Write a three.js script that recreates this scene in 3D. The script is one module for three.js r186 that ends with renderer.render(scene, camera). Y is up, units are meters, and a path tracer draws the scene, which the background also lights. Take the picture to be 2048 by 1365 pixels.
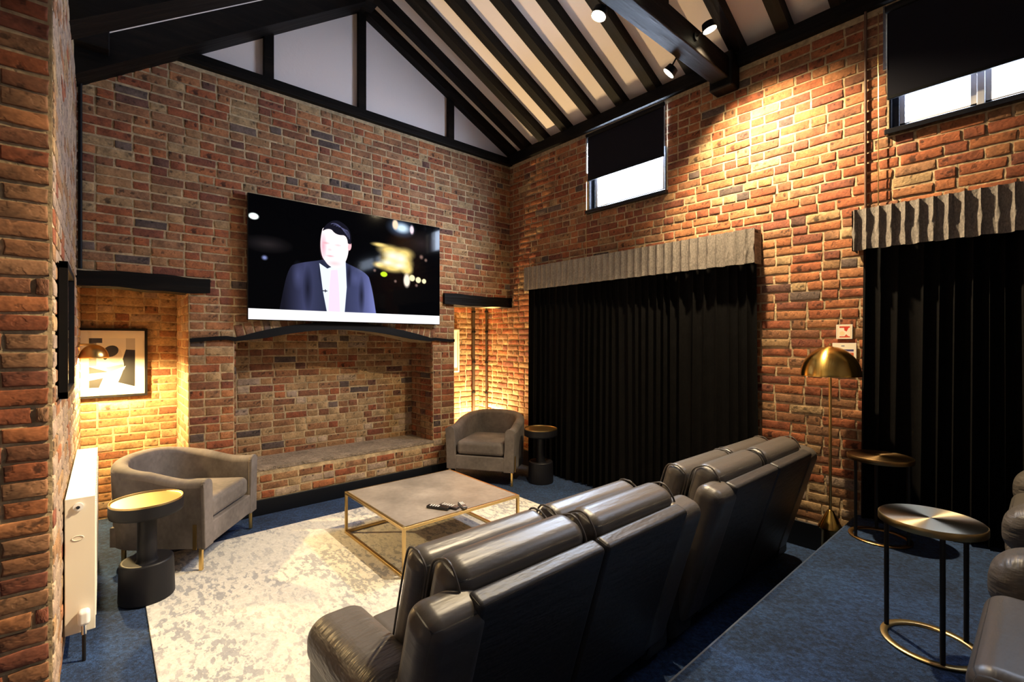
import * as THREE from 'three';
import { RoundedBoxGeometry } from 'three/addons/geometries/RoundedBoxGeometry.js';
import { mergeGeometries } from 'three/addons/utils/BufferGeometryUtils.js';
import { RectAreaLightUniformsLib } from 'three/addons/lights/RectAreaLightUniformsLib.js';

/* ------------------------------------------------------------------ camera, sky, big lights, exposure */
const scene = new THREE.Scene();
const EYE = 1.675, XR = 4.31, XL = -0.165, ZB = -5, YAW = 41 * Math.PI / 180;
const camera = new THREE.PerspectiveCamera(2 * Math.atan(682.5 / 940) * 180 / Math.PI, 2048 / 1365, 0.05, 100);
camera.position.set(0, EYE, 0);
camera.lookAt(Math.sin(YAW), EYE, -Math.cos(YAW));
camera.updateMatrixWorld(true); camera.updateProjectionMatrix();

scene.background = new THREE.Color(0.80, 0.90, 1.0);
scene.backgroundIntensity = 6;

const renderer = new THREE.WebGLRenderer({ antialias: true });
renderer.toneMapping = THREE.LinearToneMapping;
renderer.toneMappingExposure = 0.8;
renderer.shadowMap.enabled = true;
RectAreaLightUniformsLib.init();

// daylight at the two high windows, just outside their glass, aimed down into the room as the sky does
function skyAtWindow(name, y0, y1, z0, z1, intensity) {
  const l = new THREE.RectAreaLight(0xcfe2ff, intensity, z1 - z0, y1 - y0);
  l.name = name;
  l.position.set(XR + 0.16, (y0 + y1) / 2, (z0 + z1) / 2);
  l.lookAt(XR - 1, (y0 + y1) / 2, (z0 + z1) / 2);
  scene.add(l);
}
skyAtWindow('window_daylight', 3.22, 4.1, -3.56, -2.59, 215);
skyAtWindow('window_daylight_wide', 3.22, 4.1, -0.76, 0.6, 70);

/* ------------------------------------------------------------------ helpers */
let seed = 7;
function rnd() { seed = (seed + 0x6d2b79f5) | 0; let t = Math.imul(seed ^ (seed >>> 15), 1 | seed); t = (t + Math.imul(t ^ (t >>> 7), 61 | t)) ^ t; return ((t ^ (t >>> 14)) >>> 0) / 4294967296; }
const R = (a, b) => a + (b - a) * rnd();
const clamp = (x, a, b) => Math.min(b, Math.max(a, x));
const smooth = (a, b, x) => { const t = clamp((x - a) / (b - a), 0, 1); return t * t * (3 - 2 * t); };
const lerp = (a, b, t) => a + (b - a) * t;

// tileable value noise, px cells along each axis
function noiseLayer(cx, cy) {
  const g = new Float32Array(cx * cy).map(() => rnd());
  return (u, v) => {
    const x = (u - Math.floor(u)) * cx, y = (v - Math.floor(v)) * cy, x0 = Math.floor(x) % cx, y0 = Math.floor(y) % cy, x1 = (x0 + 1) % cx, y1 = (y0 + 1) % cy;
    let fx = x - Math.floor(x), fy = y - Math.floor(y); fx = fx * fx * (3 - 2 * fx); fy = fy * fy * (3 - 2 * fy);
    return lerp(lerp(g[y0 * cx + x0], g[y0 * cx + x1], fx), lerp(g[y1 * cx + x0], g[y1 * cx + x1], fx), fy);
  };
}
function fbm(cx, cy, oct) {
  const L = []; for (let i = 0; i < oct; i++) L.push(noiseLayer(cx << i, cy << i));
  return (u, v) => { let s = 0, a = 0.5, t = 0; for (const l of L) { s += a * l(u, v); t += a; a *= 0.55; } return s / t; };
}
function texture(n, fn, srgb = true, repeat = 1) {
  const d = new Uint8Array(n * n * 4);
  for (let y = 0; y < n; y++) for (let x = 0; x < n; x++) {
    const c = fn(x / n, y / n), o = (y * n + x) * 4;
    for (let k = 0; k < 3; k++) d[o + k] = clamp(Math.round((Array.isArray(c) ? c[k] : c) * 255), 0, 255);
    d[o + 3] = 255;
  }
  const t = new THREE.DataTexture(d, n, n); t.wrapS = t.wrapT = THREE.RepeatWrapping; t.magFilter = THREE.LinearFilter; t.minFilter = THREE.LinearMipmapLinearFilter; t.generateMipmaps = true;
  if (srgb) t.colorSpace = THREE.SRGBColorSpace;
  t.repeat.set(repeat, repeat); t.needsUpdate = true;
  return t;
}
const lin = (r, g, b) => new THREE.Color().setRGB(r, g, b);
const std = (o) => new THREE.MeshStandardMaterial({ side: THREE.DoubleSide, ...o });
const phys = (o) => new THREE.MeshPhysicalMaterial({ side: THREE.DoubleSide, ...o });

const names = new Map();
function numbered(n) { const k = names.get(n) ?? 0; names.set(n, k + 1); return k ? n + '_' + String(k).padStart(3, '0') : n; }
function dress(m) { m.castShadow = m.receiveShadow = true; return m; }
function thing(name, label, category, [x, y, z] = [0, 0, 0], turn = 0, group) {
  const o = new THREE.Group(); o.name = numbered(name); o.position.set(x, y, z); o.rotation.y = turn; scene.add(o);
  o.userData = { label, category }; if (group) o.userData.group = group;
  return o;
}
function part(parent, name, geo, mat, label) {
  const m = dress(new THREE.Mesh(geo, mat)); m.name = name; parent.add(m); if (label) m.userData.label = label; return m;
}
function single(name, label, category, geo, mat, pos = [0, 0, 0], group) {
  const m = dress(new THREE.Mesh(geo, mat)); m.name = numbered(name); m.position.set(...pos); m.userData = { label, category }; if (group) m.userData.group = group; scene.add(m); return m;
}
function struct(name, label, category = 'wall', pos = [0, 0, 0], turn = 0) {
  const o = new THREE.Group(); o.name = numbered(name); o.position.set(...pos); o.rotation.y = turn; o.userData = { label, category, kind: 'structure' }; scene.add(o); return o;
}
// box from corner to corner, uv in metres
function metreUV(g) {
  const p = g.attributes.position, n = g.attributes.normal, uv = new Float32Array(p.count * 2);
  for (let i = 0; i < p.count; i++) {
    const ax = Math.abs(n.getX(i)), ay = Math.abs(n.getY(i)), az = Math.abs(n.getZ(i));
    if (ax >= ay && ax >= az) { uv[i * 2] = p.getZ(i); uv[i * 2 + 1] = p.getY(i); } else if (ay >= az) { uv[i * 2] = p.getX(i); uv[i * 2 + 1] = p.getZ(i); } else { uv[i * 2] = p.getX(i); uv[i * 2 + 1] = p.getY(i); }
  }
  g.setAttribute('uv', new THREE.BufferAttribute(uv, 2)); return g;
}
function bx(x0, x1, y0, y1, z0, z1) { const g = new THREE.BoxGeometry(x1 - x0, y1 - y0, z1 - z0); g.translate((x0 + x1) / 2, (y0 + y1) / 2, (z0 + z1) / 2); return metreUV(g); }
function rb(x0, x1, y0, y1, z0, z1, r, seg = 3) { const g = new RoundedBoxGeometry(x1 - x0, y1 - y0, z1 - z0, seg, r); g.translate((x0 + x1) / 2, (y0 + y1) / 2, (z0 + z1) / 2); return metreUV(g); }
function cyl(r0, r1, h, x, y, z, seg = 32) { const g = new THREE.CylinderGeometry(r1, r0, h, seg); g.translate(x, y + h / 2, z); return g; }
function pole(a, b, r, seg = 10) {
  const A = new THREE.Vector3(...a), B = new THREE.Vector3(...b), g = new THREE.CylinderGeometry(r, r, A.distanceTo(B), seg);
  g.applyQuaternion(new THREE.Quaternion().setFromUnitVectors(new THREE.Vector3(0, 1, 0), B.clone().sub(A).normalize())); g.translate(...A.add(B).multiplyScalar(0.5).toArray()); return g;
}
function merged(list) { return mergeGeometries(list.map((g) => { const q = g.index ? g.toNonIndexed() : g; for (const k of Object.keys(q.attributes)) if (!['position', 'normal', 'uv'].includes(k)) q.deleteAttribute(k); return q; })); }
function extrude(pts, depth, holes = []) {
  const s = new THREE.Shape(pts.map((p) => new THREE.Vector2(...p))); for (const h of holes) s.holes.push(new THREE.Path(h.map((p) => new THREE.Vector2(...p))));
  return new THREE.ExtrudeGeometry(s, { depth, bevelEnabled: false });
}
const rect = (a, b, c, d) => [[a, c], [b, c], [b, d], [a, d]];

/* ------------------------------------------------------------------ textures and materials */
const nA = fbm(6, 6, 5), nB = fbm(12, 12, 4), nC = fbm(40, 40, 2), nD = fbm(3, 3, 5);
const brickGrain = [0, 1, 2].map((k) => texture(256, (u, v) => {
  const a = nA(u + k * 0.31, v), b = nC(u, v + k * 0.2), c = nB(u + k * 0.17, v);
  const m = clamp(0.84 + 0.42 * (a - 0.5) + 0.25 * (b - 0.5) - 0.28 * smooth(0.66, 0.78, c), 0, 1);
  return [m, m * 0.97, m * 0.94];
}, true, 2.2));
const brickBump = texture(256, (u, v) => 0.5 + 0.6 * (nA(u, v) - 0.5) + 0.5 * (nC(u, v) - 0.5) - 0.4 * smooth(0.6, 0.7, nB(u, v)), false, 2.2);
const mortarMap = texture(512, (u, v) => { const m = 0.8 + 0.35 * (nA(u, v) - 0.5) + 0.25 * (nC(u, v) - 0.5); return [m, m * 0.98, m * 0.95]; }, true, 1.3);
const brickMat = (r, g, b, k = 0) => std({ color: lin(r, g, b), map: brickGrain[k % 3], bumpMap: brickBump, bumpScale: 0.0022, roughness: 0.92 });
const BRICK = {
  red: [[0.42, 0.135, 0.055], [0.47, 0.175, 0.07], [0.35, 0.11, 0.05], [0.50, 0.22, 0.095], [0.28, 0.095, 0.055]].map((c, i) => brickMat(...c, i)),
  brown: [[0.35, 0.165, 0.08], [0.28, 0.12, 0.062], [0.38, 0.20, 0.105]].map((c, i) => brickMat(...c, i)),
  dark: [[0.13, 0.095, 0.085], [0.18, 0.13, 0.11], [0.17, 0.08, 0.06]].map((c, i) => brickMat(...c, i)),
  tan: [[0.47, 0.30, 0.15], [0.42, 0.24, 0.115], [0.52, 0.36, 0.19], [0.38, 0.19, 0.09]].map((c, i) => brickMat(...c, i)),
  pale: [[0.55, 0.42, 0.30], [0.45, 0.34, 0.26]].map((c, i) => brickMat(...c, i)),
};
const mortar = std({ color: lin(0.70, 0.54, 0.33), map: mortarMap, bumpMap: brickBump, bumpScale: 0.003, roughness: 0.97 });

const woodN = fbm(4, 40, 4);
const woodMap = texture(256, (u, v) => { const m = 0.55 + 0.9 * (woodN(u, v) - 0.5); return [m, m * 0.93, m * 0.86]; });
const timber = phys({ color: lin(0.011, 0.008, 0.006), map: woodMap, bumpMap: woodMap, bumpScale: 0.004, roughness: 0.62, specularIntensity: 0.35 });
const plaster = std({ color: lin(0.80, 0.72, 0.69), roughness: 0.95, bumpMap: mortarMap, bumpScale: 0.002 });
const wallPaint = std({ color: lin(0.52, 0.44, 0.36), roughness: 0.95 });
const black = phys({ color: lin(0.005, 0.005, 0.006), roughness: 0.55, specularIntensity: 0.3 });
const blackGloss = std({ color: lin(0.010, 0.010, 0.012), roughness: 0.22 });
const blackMetal = std({ color: lin(0.03, 0.027, 0.025), roughness: 0.35, metalness: 0.6 });
const skirtingPaint = phys({ specularIntensity: 0.5, color: lin(0.005, 0.006, 0.009), roughness: 0.4 });
const brass = std({ color: lin(0.83, 0.56, 0.20), roughness: 0.28, metalness: 1 });
const agedBrass = std({ color: lin(0.62, 0.44, 0.19), roughness: 0.34, metalness: 1 });
const spunBrass = phys({ color: lin(0.78, 0.50, 0.13), roughness: 0.24, metalness: 1, anisotropy: 0.8, anisotropyRotation: Math.PI / 2 });
const spunSteel = phys({ color: lin(0.86, 0.74, 0.54), roughness: 0.30, metalness: 1, anisotropy: 0.9, anisotropyRotation: Math.PI / 2 });
const bronze = std({ color: lin(0.42, 0.25, 0.10), roughness: 0.35, metalness: 1 });
const enamel = std({ color: lin(0.80, 0.74, 0.62), roughness: 0.35 });
const whitePlastic = std({ color: lin(0.8, 0.79, 0.78), roughness: 0.4 });
const chrome = std({ color: lin(0.7, 0.7, 0.7), roughness: 0.15, metalness: 1 });

const carpetMap = texture(512, (u, v) => { const m = 0.7 + 0.5 * (nC(u * 2, v * 2) - 0.5) + 0.45 * (nD(u, v) - 0.5) + 0.3 * (rnd() - 0.5); return [m, m, m]; }, true, 0.9);
const carpet = std({ color: lin(0.030, 0.078, 0.21), map: carpetMap, bumpMap: carpetMap, bumpScale: 0.008, roughness: 1 });
const rugN1 = fbm(4, 4, 5), rugN2 = fbm(80, 36, 3), rugN3 = fbm(128, 128, 2);
const rugMap = texture(1024, (u, v) => {
  const a = rugN1(u, v), b = rugN2(u, v), c = rugN3(u, v), worn = smooth(0.50, 0.60, b * 0.55 + c * 0.3 + a * 0.15);
  const base = [0.88, 0.86, 0.82], grey = [0.63, 0.63, 0.64], f = worn * lerp(0.45, 0.9, smooth(0.35, 0.65, a)), s = 0.93 + 0.14 * (c - 0.5) + 0.06 * (rnd() - 0.5);
  return base.map((x, i) => lerp(x, grey[i], f) * s);
}, true, 0.55);
const rugMat = std({ color: 0xffffff, map: rugMap, bumpMap: rugMap, bumpScale: 0.004, roughness: 1 });
const velvetMap = texture(256, (u, v) => { const m = 0.8 + 0.5 * (nD(u, v) - 0.5) + 0.12 * (nC(u, v) - 0.5); return [m, m, m]; }, true, 1);
const velvet = phys({ color: lin(0.25, 0.215, 0.20), map: velvetMap, roughness: 0.85, sheen: 0.7, sheenColor: lin(0.55, 0.5, 0.5), sheenRoughness: 0.4 });
const creaseN = fbm(5, 22, 4);
const leatherBump = texture(512, (u, v) => 0.5 + 0.9 * (creaseN(u, v) - 0.5) + 0.12 * (nC(u, v) - 0.5), false, 1.6);
const leather = phys({ color: lin(0.095, 0.083, 0.073), roughness: 0.39, bumpMap: leatherBump, bumpScale: 0.0025, clearcoat: 0.12, clearcoatRoughness: 0.3 });
const leatherCreased = phys({ color: lin(0.095, 0.083, 0.073), roughness: 0.42, bumpMap: leatherBump, bumpScale: 0.009 });
const leatherFlat = phys({ color: lin(0.045, 0.041, 0.040), specularIntensity: 0.9, roughness: 0.42, bumpMap: leatherBump, bumpScale: 0.004 });
const weaveN = fbm(90, 30, 2);
const weaveMap = texture(256, (u, v) => { const m = 0.8 + 0.35 * (weaveN(u, v) - 0.5) + 0.2 * (nD(u, v) - 0.5); return [m, m, m]; }, true, 3);
const curtainCloth = phys({ specularIntensity: 0.15, color: lin(0.0075, 0.0067, 0.0064), map: weaveMap, roughness: 0.95 });
const valanceCloth = phys({ color: lin(0.30, 0.255, 0.215), map: weaveMap, bumpMap: weaveMap, bumpScale: 0.002, roughness: 0.8, sheen: 0.3, sheenColor: lin(0.5, 0.48, 0.45), sheenRoughness: 0.5 });
const blindCloth = phys({ specularIntensity: 0.2, color: lin(0.012, 0.012, 0.018), roughness: 0.8 });
const glassPane = phys({ color: 0xffffff, transmission: 1, thickness: 0, roughness: 0.02, ior: 1.5 });
const concrete = std({ color: lin(0.40, 0.35, 0.31), map: texture(256, (u, v) => { const m = 0.8 + 0.4 * (nD(u, v) - 0.5) + 0.1 * (nC(u, v) - 0.5); return [m, m, m]; }, true, 1), roughness: 0.42 });

/* ------------------------------------------------------------------ bricks */
// one worn brick: eight-cornered outline, bevelled front, front face at z = 0, 30 mm deep; 40 triangles
function brickGeo(w, h) {
  const hx = w / 2, hy = h / 2, ring = [[-hx, -hy], [0, -hy], [hx, -hy], [hx, 0], [hx, hy], [0, hy], [-hx, hy], [-hx, 0]];
  const outer = ring.map(([x, y]) => [x + R(-0.003, 0.003), y + R(-0.0035, 0.0035)]);
  const inner = outer.map(([x, y]) => [x - Math.sign(x) * R(0.003, 0.007), y - Math.sign(y) * R(0.003, 0.006)]);
  const pos = [[0, 0, R(-0.001, 0.002)]], idx = [], ou = R(0, 3), ov = R(0, 3);
  inner.forEach((p) => pos.push([p[0], p[1], R(-0.0015, 0.0005)]));
  outer.forEach((p) => pos.push([p[0], p[1], -0.0045]));
  outer.forEach((p) => pos.push([p[0], p[1], -0.0045]));
  outer.forEach((p) => pos.push([p[0], p[1], -0.030]));
  for (let i = 0; i < 8; i++) {
    const j = (i + 1) % 8;
    idx.push(0, 1 + i, 1 + j, 1 + i, 9 + i, 9 + j, 1 + i, 9 + j, 1 + j, 17 + i, 25 + i, 25 + j, 17 + i, 25 + j, 17 + j);
  }
  const g = new THREE.BufferGeometry();
  g.setAttribute('position', new THREE.Float32BufferAttribute(pos.flat(), 3));
  g.setAttribute('uv', new THREE.Float32BufferAttribute(pos.flatMap((p) => [p[0] + ou + p[2], p[1] + ov + p[2]]), 2));
  g.setIndex(idx); g.computeVertexNormals(); return g;
}
const SW = 0.217, HW = 0.104, COURSE = 0.0772, JOINT = 0.0145, BH = COURSE - JOINT;
const stretchers = Array.from({ length: 7 }, () => brickGeo(SW, BH)), headers = Array.from({ length: 6 }, () => brickGeo(HW, BH));
function pick(weights) { let t = rnd() * Object.values(weights).reduce((a, b) => a + b, 0); for (const [k, w] of Object.entries(weights)) { t -= w; if (t <= 0) return BRICK[k][Math.floor(rnd() * BRICK[k].length)]; } return BRICK.red[0]; }
// rows of bricks over a face: the group's x runs along the face, y up, z out of it. spans(v0, v1) lists the free stretches of a course
function brickRows({ height, from = 0, spans, weights, bond = 'mixed', phase = 0, worn = 0.004 }) {
  const list = [];
  for (let row = 0, v = from; v + BH * 0.8 < height; row++, v += COURSE) {
    for (const [a, b] of spans(v, v + BH)) {
      if (b - a < 0.03) continue;
      let u = a + JOINT / 2, k = Math.floor(R(0, 7)), first = true;
      while (u < b - 0.03) {
        let w;
        if (bond === 'stretcher') w = first && row % 2 ? HW : SW;
        else if (bond === 'english') w = row % 2 ? HW : SW;
        else w = (k + row + phase) % 2 ? HW : SW;
        if (bond === 'mixed' && rnd() < 0.16) w = SW + HW - w;
        if (first && bond === 'mixed' && row % 2) w = HW;
        w *= R(0.95, 1.04); first = false; k++;
        const left = b - JOINT / 2 - u; if (left < 0.03) break;
        if (w > left || left - w < 0.05) w = left < SW * 1.25 ? left : left / 2;
        const head = w < 0.155, variants = head ? headers : stretchers;
        list.push({ geo: variants[Math.floor(rnd() * variants.length)], mat: pick(weights(u + w / 2, v)), u: u + w / 2, v: v + BH / 2 + R(-0.0015, 0.0015), s: w / (head ? HW : SW), w, out: R(-0.003, 1) * worn, tilt: R(-0.008, 0.008) });
        u += w + JOINT * R(0.85, 1.2);
      }
    }
  }
  return list;
}
const _v = new THREE.Vector3(), _n = new THREE.Vector3();
function layBricks(parent, list, { proud = 0.005, hidden = () => false, most = 300 } = {}) {
  parent.updateMatrixWorld(true);
  for (const b of list) {
    _v.set(b.u, b.v, proud).applyMatrix4(parent.matrixWorld); _n.set(0, 0, 1).transformDirection(parent.matrixWorld);
    const to = camera.position.clone().sub(_v), d = to.length(), cos = Math.max(0.02, to.normalize().dot(_n)), p = _v.clone().project(camera);
    b.score = b.w * BH * cos / (d * d) * (Math.abs(p.x) < 1.01 && Math.abs(p.y) < 1.01 && p.z < 1 ? 1 : 0.0001) * (hidden(b.u, b.v) ? 0.0002 : 1);
  }
  list.sort((a, b) => b.score - a.score);
  const set = (o, b) => { o.position.set(b.u, b.v, proud + b.out); o.rotation.set(R(-0.012, 0.012), 0, b.tilt); o.scale.set(b.s, b.h ?? 1, 1); };
  let n = 0;
  for (const b of list.slice(0, most)) { const m = part(parent, n ? 'brick_' + String(n).padStart(3, '0') : 'brick', b.geo, b.mat); n++; set(m, b); if (b.turn) m.rotation.z += b.turn; }
  const rest = list.slice(most), byMat = new Map(), o = new THREE.Object3D();
  if (!rest.length) return;
  for (const b of rest) { set(o, b); if (b.turn) o.rotation.z += b.turn; o.updateMatrix(); if (!byMat.has(b.mat)) byMat.set(b.mat, []); byMat.get(b.mat).push(b.geo.clone().applyMatrix4(o.matrix)); }
  const mats = [...byMat.keys()], g = mergeGeometries(mats.map((m) => mergeGeometries(byMat.get(m))), true);
  const m = part(parent, 'brickwork', g, mats); m.userData.kind = 'stuff';
}
// the free stretches of [0, width] after cutting the given holes (u0, u1, v0, v1)
const cut = (width, holes) => (v0, v1) => {
  let s = [[0, width]];
  for (const [a, b, c, d] of holes) if (v1 > c && v0 < d) s = s.flatMap(([p, q]) => (b <= p || a >= q ? [[p, q]] : [[p, Math.min(q, a)], [Math.max(p, b), q]].filter(([x, y]) => y - x > 0.03)));
  return s;
};

/* ------------------------------------------------------------------ the room: floor, platform, walls */
const PLAT = 0.363, PEDGE = -0.97;
{
  const f = struct('floor', 'dark blue carpeted lower floor in front of the step', 'floor');
  part(f, 'carpet', bx(-2.8, 4.7, -0.15, 0, -6.1, PEDGE + 0.02), carpet);
  const p = struct('raised_platform', 'raised blue carpeted platform behind the front sofas', 'platform');
  part(p, 'carpet', rb(-2.8, XR, -0.1, PLAT, PEDGE, 2.7, 0.012, 2), carpet);
  part(p, 'nosing', bx(-2.6, XR, PLAT - 0.03, PLAT - 0.006, PEDGE - 0.006, PEDGE + 0.004), std({ color: lin(0.03, 0.05, 0.1), roughness: 0.6 }));
}
const WALLH = 4.14;
const archY = (x) => { const t = clamp((x - 0.95) / 2.07, 0, 1); return 1.675 + 0.155 * Math.sin(Math.PI * Math.pow(t, 0.92)); };   // underside of the fireplace arch
const FL = 0.92, FR = 3.06, AL = 0.57, AR = 3.37, FZ = -5.52, HEARTH = 0.44;
{
  const w = struct('wall_back', 'old brick wall behind the television with fireplace and alcoves', 'wall', [XL, 0, ZB]);
  const X = (x) => x - XL, wide = XR - XL;
  const archPts = []; for (let i = 0; i <= 24; i++) { const x = lerp(FL, FR, i / 24); archPts.push([X(x), archY(x)]); }
  const outline = [[0, 2.12], [X(AL), 2.12], [X(AL), 0], [X(AR), 0], [X(AR), 2.14], [wide, 2.14], [wide, WALLH + 0.02], [0, WALLH + 0.02]];
  part(w, 'mortar', (() => { const g = extrude(outline, 0.25, [[[X(FL), HEARTH], ...archPts, [X(FR), HEARTH]]]); g.translate(0, 0, -0.25); return metreUV(g); })(), mortar);
  const spans = (v0, v1) => {
    const holes = [[-1, X(AL), -1, 2.16], [X(AR), 9, -1, 2.16]];
    if (v1 > HEARTH && v0 < 1.95) {
      let a = X(FL), b = X(FR);
      if (v0 > 1.6) { const xs = []; for (let x = FL; x <= FR; x += 0.02) if (archY(x) + 0.155 > v0) xs.push(X(x)); if (xs.length) { a = xs[0]; b = xs[xs.length - 1]; } else a = b = -2; }
      holes.push([a, b, HEARTH, 1.96]);
    }
    return cut(wide, holes)(v0, v1);
  };
  const tv = (u, v) => u > X(1.05) && u < X(3.05) && v > 1.92 && v < 3.02;
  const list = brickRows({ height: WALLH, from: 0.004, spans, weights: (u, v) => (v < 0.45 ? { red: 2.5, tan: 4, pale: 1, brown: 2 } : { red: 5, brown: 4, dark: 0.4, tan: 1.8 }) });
  // bricks on edge over the arch
  for (let x = FL + 0.04; x < FR; x += 0.0775) {
    const y = archY(x) + 0.095, turn = -Math.atan((archY(x + 0.02) - archY(x - 0.02)) / 0.04);
    list.push({ geo: headers[Math.floor(rnd() * 6)], mat: pick({ brown: 3, red: 1, dark: 2, pale: 1 }), u: X(x), v: y, s: 1, w: HW, out: 0.002, tilt: Math.PI / 2, turn: -turn });
  }
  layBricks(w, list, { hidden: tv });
  // what lies behind the face: piers between the recesses, their backs and the soffits
  const m = struct('wall_behind', 'masonry piers and soffits behind the fireplace wall', 'wall');
  part(m, 'pier', bx(AL, FL, 0, 2.3, -6.1, ZB - 0.24), mortar); part(m, 'pier', bx(FR, AR, 0, 2.3, -6.1, ZB - 0.24), mortar);
  part(m, 'soffit', bx(XL - 0.3, XR + 0.3, 2.2, 2.5, -6.1, ZB - 0.2), mortar);
  part(m, 'backing', bx(XL - 0.3, XR + 0.35, 0, 2.3, -6.3, -6.05), mortar);
  part(m, 'hearth_slab', bx(FL, FR, 0, HEARTH, -6.05, ZB - 0.2), mortar);
  part(m, 'hearth_slab', bx(FL - 0.01, FR + 0.01, HEARTH - 0.02, HEARTH + 0.012, FZ, ZB + 0.004), std({ color: lin(0.40, 0.32, 0.25), map: mortarMap, bumpMap: brickBump, bumpScale: 0.008, roughness: 0.95 }));
}
{ // fireplace recess: back, right cheek and left cheek
  const b = struct('wall_fireplace', 'tan and brown brick back of the wide fireplace recess', 'wall', [FL, HEARTH, FZ]);
  part(b, 'mortar', bx(0, FR - FL, 0, 1.7, -0.3, 0), mortar);
  layBricks(b, brickRows({ height: 1.6, spans: cut(FR - FL, []), weights: () => ({ tan: 7, brown: 4, red: 1.5, dark: 0.9, pale: 1 }) }), { most: 260 });
  for (const [x, turn, name] of [[FR, -Math.PI / 2, 'right'], [FL, Math.PI / 2, 'left']]) {
    const c = struct('wall_fireplace_' + name, 'narrow brick cheek on the ' + (name === 'right' ? 'curtain' : 'radiator') + ' side of the fireplace recess', 'wall', [x, HEARTH, name === 'right' ? FZ : ZB], turn);
    layBricks(c, brickRows({ height: 1.35, spans: cut(ZB - FZ, []), weights: () => ({ tan: 3, brown: 4, red: 2, dark: 0.9 }) }), { proud: 0.012 });
  }
}
{ // left alcove
  const b = struct('wall_alcove_left', 'limewashed brick back of the alcove with the framed photograph', 'wall', [XL, 0, -5.85]);
  part(b, 'mortar', bx(0, AL - XL, 0, 2.3, -0.25, 0), mortar);
  layBricks(b, brickRows({ height: 2.2, from: 0.02, spans: cut(AL - XL, []), weights: () => ({ tan: 6, brown: 1.5, pale: 0.6 }), worn: 0.002 }), { proud: 0.005, hidden: (u, v) => v < 0.75 });
  const c = struct('wall_alcove_cheek', 'rough limewashed reveal between the photograph alcove and the fireplace', 'wall', [AL, 0, ZB - 0.001], Math.PI + Math.PI / 2);
  part(c, 'mortar', bx(-0.85, 0, 0, 2.15, -0.05, 0.004), mortar);
  layBricks(c, brickRows({ height: 2.15, spans: (v0, v1) => cut(0.85, [])(v0, v1).map(([a, q]) => [a - 0.85, q - 0.85]), weights: () => ({ tan: 5, pale: 1 }), worn: 0.002 }), { proud: 0.009, hidden: (u, v) => v < 0.7, most: 120 });
}
{ // right alcove
  const b = struct('wall_alcove_right', 'brick back of the narrow alcove with heating pipes', 'wall', [AR, 0, -5.72]);
  part(b, 'mortar', bx(0, XR - AR, 0, 2.3, -0.35, 0), mortar);
  layBricks(b, brickRows({ height: 2.25, from: 0.01, spans: cut(XR - AR, []), weights: () => ({ tan: 3, brown: 3, red: 3 }) }), { proud: 0.007, hidden: (u, v) => v < 0.8 || u < 0.3, most: 150 });
}
// right wall with two high windows; local x runs towards the camera (+z)
const W1 = [-3.58, -2.57, 3.2, 4.09], W2 = [-0.78, 0.62, 3.2, 4.09], Z0 = -5.75, Z1 = 2.7;
{
  const w = struct('wall_right', 'orange brick wall with high windows above black curtains', 'wall', [XR, 0, Z0], -Math.PI / 2);
  const U = (z) => z - Z0, win = [W1, W2].map(([a, b, c, d]) => [U(a), U(b), c, d]);
  part(w, 'mortar', (() => { const g = extrude(rect(-0.35, U(Z1), -0.1, WALLH + 0.12), 0.34, win.map(([a, b, c, d]) => rect(a, b, c, d).reverse())); g.translate(0, 0, -0.34); return metreUV(g); })(), mortar);
  const behind = [[U(-4.4), U(-1.78), -1, 2.5], [U(-0.8), 99, -1, 2.5], [U(0.9), 99, -1, 9]];
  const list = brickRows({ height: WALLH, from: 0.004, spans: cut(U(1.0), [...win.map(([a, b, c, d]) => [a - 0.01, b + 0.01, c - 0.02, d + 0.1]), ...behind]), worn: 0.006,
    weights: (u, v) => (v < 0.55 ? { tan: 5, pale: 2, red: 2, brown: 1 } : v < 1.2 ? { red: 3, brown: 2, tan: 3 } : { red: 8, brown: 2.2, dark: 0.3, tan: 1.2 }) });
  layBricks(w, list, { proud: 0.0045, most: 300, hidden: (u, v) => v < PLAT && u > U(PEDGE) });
}
{ // left wall: its long face and the end facing the camera
  const solid = struct('wall_left', 'brick end of the wall that carries mirror and radiator', 'wall', [XL, 0, -2.8]);
  part(solid, 'mortar', bx(-2.3, 0, 0, 3.9, -3.2, 0), mortar);
  layBricks(solid, brickRows({ height: 3.75, from: 0.02, spans: () => [[-0.74, -0.004]].map(([a, b]) => [a, b]), weights: () => ({ red: 6, brown: 5, dark: 0.2 }), worn: 0.006 }), { proud: 0.006, most: 200 });
  const flank = struct('wall_left_flank', 'brick wall face behind the radiator and the square mirror', 'wall', [XL, 0, -2.8], Math.PI / 2);
  layBricks(flank, brickRows({ height: 3.75, from: 0.02, spans: () => [[0.004, 3.05]], weights: () => ({ pale: 7, tan: 3, red: 1 }), worn: 0.002 }), { proud: 0.006, most: 200 });
}
{ // the rest of the room, behind and beside the camera
  const a = struct('wall_rear', 'plain painted wall behind the rear seats', 'wall');
  part(a, 'plaster', bx(-2.8, XR + 0.35, -0.1, 6.2, Z1, Z1 + 0.2), wallPaint);
  const b = struct('wall_side', 'plain painted side wall beyond the brick wall end', 'wall');
  part(b, 'plaster', bx(-2.75, -2.55, -0.1, 4, -3.0, Z1 + 0.1), wallPaint);
}
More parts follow.
